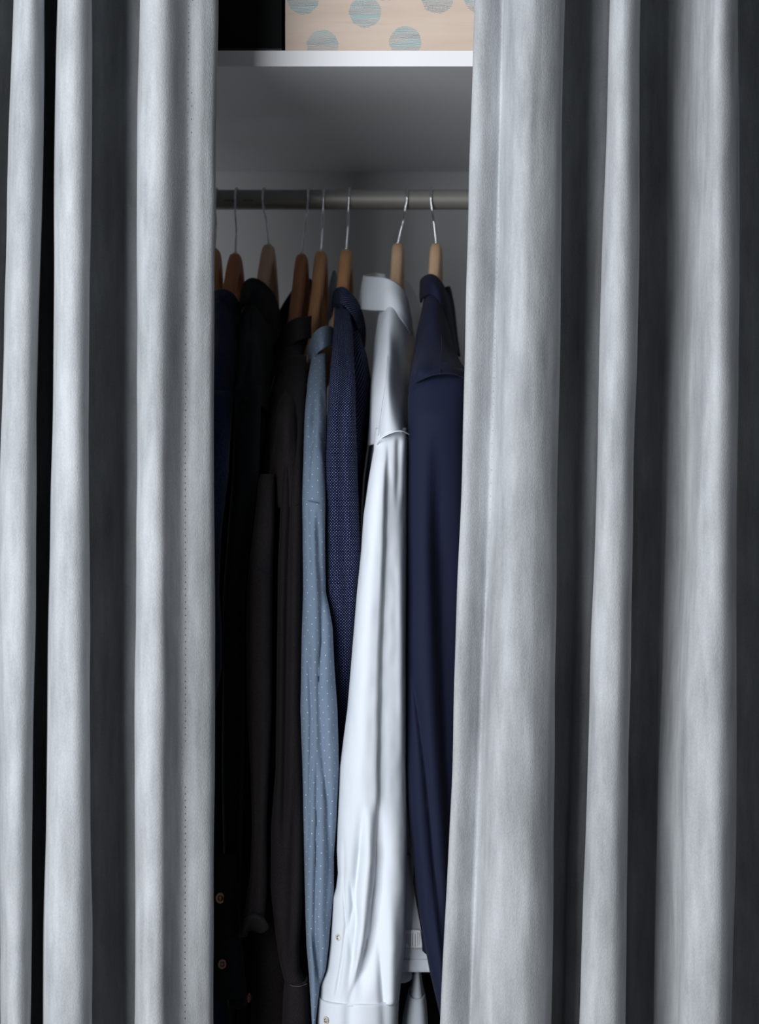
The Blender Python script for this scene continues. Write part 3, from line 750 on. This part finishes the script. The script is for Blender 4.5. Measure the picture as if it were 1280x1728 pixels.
# --- charcoal brown shirt
t = garment('shirt', 'charcoal brown flannel shirt, left of the pale blue shirt', 'shirt', 480)
tube('body', M['brown'], t, 640, 1900, [(640, 466), (800, 458), (1300, 448), (1900, 440)], [(640, 508), (800, 514), (1900, 514)],
     [(640, 2.24), (760, 2.18), (1900, 2.19)], [(640, 0.22), (760, 0.32), (1900, 0.32)], sil=0.03, ex=0.55, nv=60, nu=70, wr=[(0.003, 18, 4, 41.0)])
patch('shoulder', [
    [(458, 612, 2.33), (472, 590, 2.28), (488, 573, 2.25), (506, 568, 2.25), (523, 568, 2.29)],
    [(453, 640, 2.30), (468, 625, 2.24), (486, 612, 2.21), (504, 610, 2.215), (513, 614, 2.27)],
    [(449, 680, 2.25), (466, 668, 2.19), (484, 660, 2.16), (502, 662, 2.17), (507, 668, 2.23)],
    [(446, 730, 2.20), (464, 720, 2.145), (484, 716, 2.102), (501, 718, 2.14), (504, 724, 2.19)],
    [(443, 790, 2.17), (462, 784, 2.12), (484, 780, 2.10), (501, 782, 2.115), (503, 786, 2.16)],
    [(440, 860, 2.15), (461, 858, 2.11), (484, 855, 2.09), (501, 856, 2.10), (502, 860, 2.14)]], M['brown'], t, 56, 80, wr=[(0.0035, 34, 4, 44.0), (0.001, 90, 40, 5.0)])
patch('collar', [
    [(440, 655, 2.36), (449, 622, 2.33), (461, 586, 2.30), (474, 560, 2.27), (489, 543, 2.25), (506, 536, 2.25), (525, 533, 2.28)],
    [(450, 658, 2.35), (459, 630, 2.32), (470, 600, 2.285), (481, 578, 2.255), (494, 562, 2.237), (509, 555, 2.237), (524, 553, 2.27)],
    [(459, 660, 2.345), (467, 636, 2.315), (474, 610, 2.28), (483, 591, 2.25), (495, 579, 2.23), (509, 573, 2.23), (524, 571, 2.265)]],
    M['brown'], t, 70, 18, wr=[(0.001, 30, 14, 2.0)], thick=0.0025)
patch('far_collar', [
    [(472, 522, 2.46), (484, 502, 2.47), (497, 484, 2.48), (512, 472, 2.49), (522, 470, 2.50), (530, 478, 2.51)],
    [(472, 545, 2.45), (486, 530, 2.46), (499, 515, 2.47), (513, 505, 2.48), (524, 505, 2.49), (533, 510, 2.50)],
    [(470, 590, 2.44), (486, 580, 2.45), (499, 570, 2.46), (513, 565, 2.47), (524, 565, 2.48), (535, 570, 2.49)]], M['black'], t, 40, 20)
# placket side hanging forward, with its rolled cuff
tube('sleeve', M['brown'], t, 800, 1550, [(800, 441), (812, 437), (870, 431), (950, 421), (1000, 417), (1100, 416), (1200, 417), (1300, 424), (1400, 427), (1480, 424), (1550, 412)],
     [(800, 462), (870, 462), (960, 459), (1200, 457), (1300, 453), (1400, 449), (1500, 449), (1550, 446)],
     [(800, 2.085), (900, 2.06), (1550, 2.05)], [(800, 0.03), (950, 0.05), (1550, 0.05)],
     folds=[([(1200, 440), (1400, 440), (1550, 430)], 0.004, 5, 6, (1180, 1300, 1540, 1560))], nv=120, nu=60, wr=[(0.0025, 30, 6, 50.0), (0.0006, 120, 60, 5.0)])
seam('seam', t, [(421, 955, 2.068), (432, 956, 2.060), (444, 964, 2.057), (458, 972, 2.068)], M['nthread'], 0.0006)
patch('cuff', [
    [(414, 1545, 2.062), (420, 1546, 2.052), (428, 1543, 2.047), (437, 1545, 2.047), (445, 1550, 2.055), (448, 1556, 2.07)],
    [(408, 1562, 2.058), (414, 1555, 2.046), (424, 1546, 2.040), (436, 1549, 2.040), (447, 1556, 2.046), (452, 1563, 2.062)],
    [(401, 1577, 2.060), (409, 1574, 2.050), (418, 1557, 2.045), (432, 1553, 2.046), (446, 1562, 2.049), (450, 1568, 2.060)],
    [(404, 1580, 2.075), (414, 1579, 2.072), (420, 1570, 2.075), (432, 1572, 2.078), (440, 1574, 2.075), (446, 1572, 2.075)]], M['brown'], t, 60, 24, wr=[(0.0006, 90, 60, 5.0)], thick=0.002)
tube('sleeve', M['twill'], t, 600, 1664,
     [(600, 486), (680, 482), (760, 478), (850, 474), (950, 470), (1100, 468), (1300, 466), (1400, 458), (1500, 458), (1560, 464), (1620, 472), (1664, 482)],
     [(600, 516), (660, 514), (760, 510), (850, 509.5), (1000, 509), (1200, 506), (1300, 509), (1400, 511.5), (1480, 512), (1540, 509), (1600, 504), (1640, 505), (1664, 517)],
     [(600, 2.212), (660, 2.150), (720, 2.118), (790, 2.094), (860, 2.082), (950, 2.072), (1664, 2.065)], [(600, 0.03), (850, 0.045), (950, 0.05), (1664, 0.05)],
     folds=[([(640, 498), (860, 490), (1000, 487), (1200, 484), (1400, 480)], 0.010, 6, 7, (620, 760, 1350, 1450)), ([(1300, 500), (1600, 490)], 0.005, 6, 8, (1280, 1400, 1560, 1650))],
     nv=180, nu=76, wr=[(0.0028, 30, 6, 60.0)])
tube('cuff', M['twill'], t, 1658, 1840, [(1658, 482), (1700, 479), (1840, 476)], [(1658, 517), (1700, 520), (1840, 522)], [(1658, 2.06), (1840, 2.06)], [(1658, 0.055), (1840, 0.06)], nv=24, nu=50, thick=0.0025,
     wr=[(0.0012, 30, 12, 61.0)])
seam('seam', t, [(487, 1661, 2.063), (495, 1664, 2.057), (507, 1664, 2.057), (518, 1660, 2.063)], cloth('brown_thread', (0.12, 0.10, 0.09)), 0.0004)
seam('seam', t, [(492, 857, 2.088), (500, 852, 2.083), (507, 848, 2.090)], M['nthread'], 0.0005)
# inner tail with a seam, behind the cuffs
tube('shirt_tail', M['brown'], t, 1500, 1900, [(1500, 430), (1640, 426), (1728, 424), (1900, 424)], [(1500, 470), (1640, 484), (1728, 486), (1900, 490)], [(1500, 2.13), (1900, 2.12)], [(1500, 0.04), (1900, 0.04)], nv=40, nu=40, wr=[(0.002, 30, 6, 70.0)])

# --- black shirt
t = garment('shirt', 'black shirt with round wooden buttons, left of the brown shirt', 'shirt', 430)
tube('body', M['black'], t, 560, 1900, [(560, 412), (640, 402), (800, 400), (1000, 396), (1900, 396)], [(560, 448), (640, 452), (800, 448), (1000, 440), (1300, 436), (1900, 425)],
     [(560, 2.24), (720, 2.16), (1900, 2.16)], [(560, 0.24), (720, 0.34), (1900, 0.34)], sil=0.03, ex=0.55, nv=80, nu=70, wr=[(0.003, 18, 4, 81.0)])
patch('shoulder', [
    [(408, 535, 2.34), (415, 515, 2.29), (426, 505, 2.26), (440, 515, 2.28), (456, 530, 2.33), (472, 540, 2.38)],
    [(403, 570, 2.30), (410, 556, 2.24), (424, 548, 2.21), (440, 560, 2.24), (458, 575, 2.30), (474, 590, 2.36)],
    [(399, 620, 2.24), (407, 606, 2.17), (423, 600, 2.14), (438, 612, 2.18), (456, 630, 2.25), (470, 640, 2.31)],
    [(397, 690, 2.19), (405, 680, 2.102), (421, 676, 2.105), (436, 684, 2.14), (452, 695, 2.21), (462, 700, 2.27)]], M['black'], t, 50, 50, wr=[(0.002, 30, 7, 84.0)])
patch('collar', [
    [(407, 505, 2.37), (409, 486, 2.33), (416, 474, 2.30), (427, 469.5, 2.285), (441, 475, 2.285), (454, 487, 2.30), (464, 503, 2.33), (471, 525, 2.36), (474, 560, 2.38)],
    [(404, 525, 2.36), (407, 506, 2.315), (416, 494, 2.280), (426, 491, 2.262), (438, 502, 2.262), (448, 520, 2.28), (456, 545, 2.31), (462, 575, 2.34), (466, 605, 2.36)],
    [(403, 540, 2.355), (406, 523, 2.310), (414, 513, 2.272), (422, 513, 2.252), (430, 527, 2.252), (436, 548, 2.27), (440, 575, 2.30), (445, 600, 2.33), (450, 625, 2.35)]],
    M['black'], t, 70, 20, wr=[(0.001, 30, 14, 2.0)], thick=0.0025)
tube('sleeve', M['black'], t, 650, 1700, [(650, 398), (800, 394), (1000, 379), (1130, 378), (1300, 376), (1580, 380), (1700, 385)], [(650, 440), (800, 436), (1000, 412), (1300, 410), (1580, 402), (1700, 416)],
     [(650, 2.11), (750, 2.08), (1700, 2.09)], [(650, 0.05), (750, 0.06), (1700, 0.05)], nv=80, nu=50, wr=[(0.003, 30, 5, 88.0)])
patch('placket', [
    [(352, 1440, 2.09), (366, 1440, 2.072), (382, 1440, 2.066), (396, 1440, 2.080)],
    [(352, 1540, 2.09), (366, 1540, 2.070), (384, 1540, 2.064), (400, 1540, 2.078)],
    [(352, 1620, 2.09), (366, 1620, 2.070), (388, 1620, 2.064), (408, 1615, 2.078)],
    [(352, 1686, 2.09), (366, 1686, 2.070), (392, 1686, 2.064), (415, 1680, 2.078)]], M['black'], t, 30, 50, wr=[(0.0014, 30, 10, 90.0)], thick=0.002)
button(t, 371.5, 1515.5, 2.064, 19, M['wood_button'], 0.1, 'tan wooden button')
button(t, 374.5, 1627, 2.062, 17, M['pink_button'], 0.2, 'dark pinkish button')
button(t, 420, 1684, 2.080, 17, M['pink_button'], 1.25, 'pinkish button seen edge on')
seam('seam', t, [(390, 1592, 2.069), (396, 1590, 2.070), (402, 1590, 2.073)], M['thread'], 0.0005)

# --- dark denim shirt
t = garment('shirt', 'dark blue denim shirt, leftmost, half behind the left curtain', 'shirt', 372)
tube('body', M['denim'], t, 600, 1900, [(600, 352), (720, 345), (1900, 330)], [(600, 400), (720, 392), (1900, 390)],
     [(600, 2.24), (720, 2.16), (1900, 2.16)], [(600, 0.22), (720, 0.34), (1900, 0.34)], sil=0.03, ex=0.55, nv=60, nu=60, wr=[(0.003, 18, 4, 91.0)])
patch('shoulder', [
    [(350, 520, 2.33), (360, 512, 2.28), (374, 508, 2.26), (388, 518, 2.28), (400, 535, 2.33)],
    [(347, 560, 2.29), (358, 552, 2.23), (374, 548, 2.21), (390, 560, 2.23), (403, 575, 2.29)],
    [(344, 620, 2.23), (356, 612, 2.16), (372, 608, 2.14), (388, 618, 2.16), (402, 630, 2.22)],
    [(340, 700, 2.18), (354, 690, 2.12), (370, 688, 2.10), (384, 694, 2.12), (396, 702, 2.18)]], M['denim'], t, 46, 50, wr=[(0.002, 30, 7, 94.0)])
patch('collar', [
    [(345, 515, 2.35), (352, 500, 2.32), (364, 491, 2.29), (377, 489, 2.28), (390, 494, 2.29), (400, 506, 2.32), (406, 524, 2.36), (408, 545, 2.38)],
    [(345, 524, 2.34), (353, 511, 2.305), (365, 503, 2.272), (377, 502, 2.262), (387, 510, 2.272), (396, 526, 2.30), (401, 548, 2.34), (404, 570, 2.36)],
    [(346, 534, 2.335), (354, 522, 2.298), (366, 515, 2.265), (376, 515, 2.255), (385, 523, 2.265), (391, 538, 2.29), (396, 558, 2.32), (399, 580, 2.35)]],
    M['denim'], t, 60, 18, wr=[(0.001, 30, 14, 2.0)], thick=0.0022)
tube('sleeve', M['denim'], t, 660, 1900, [(660, 340), (900, 335), (1900, 330)], [(660, 392), (800, 384), (900, 372), (1000, 368), (1060, 373), (1130, 373), (1200, 358), (1400, 352), (1900, 350)],
     [(660, 2.11), (750, 2.06), (1900, 2.06)], [(660, 0.05), (750, 0.05), (1900, 0.05)], nv=80, nu=50, wr=[(0.002, 30, 5, 98.0)])
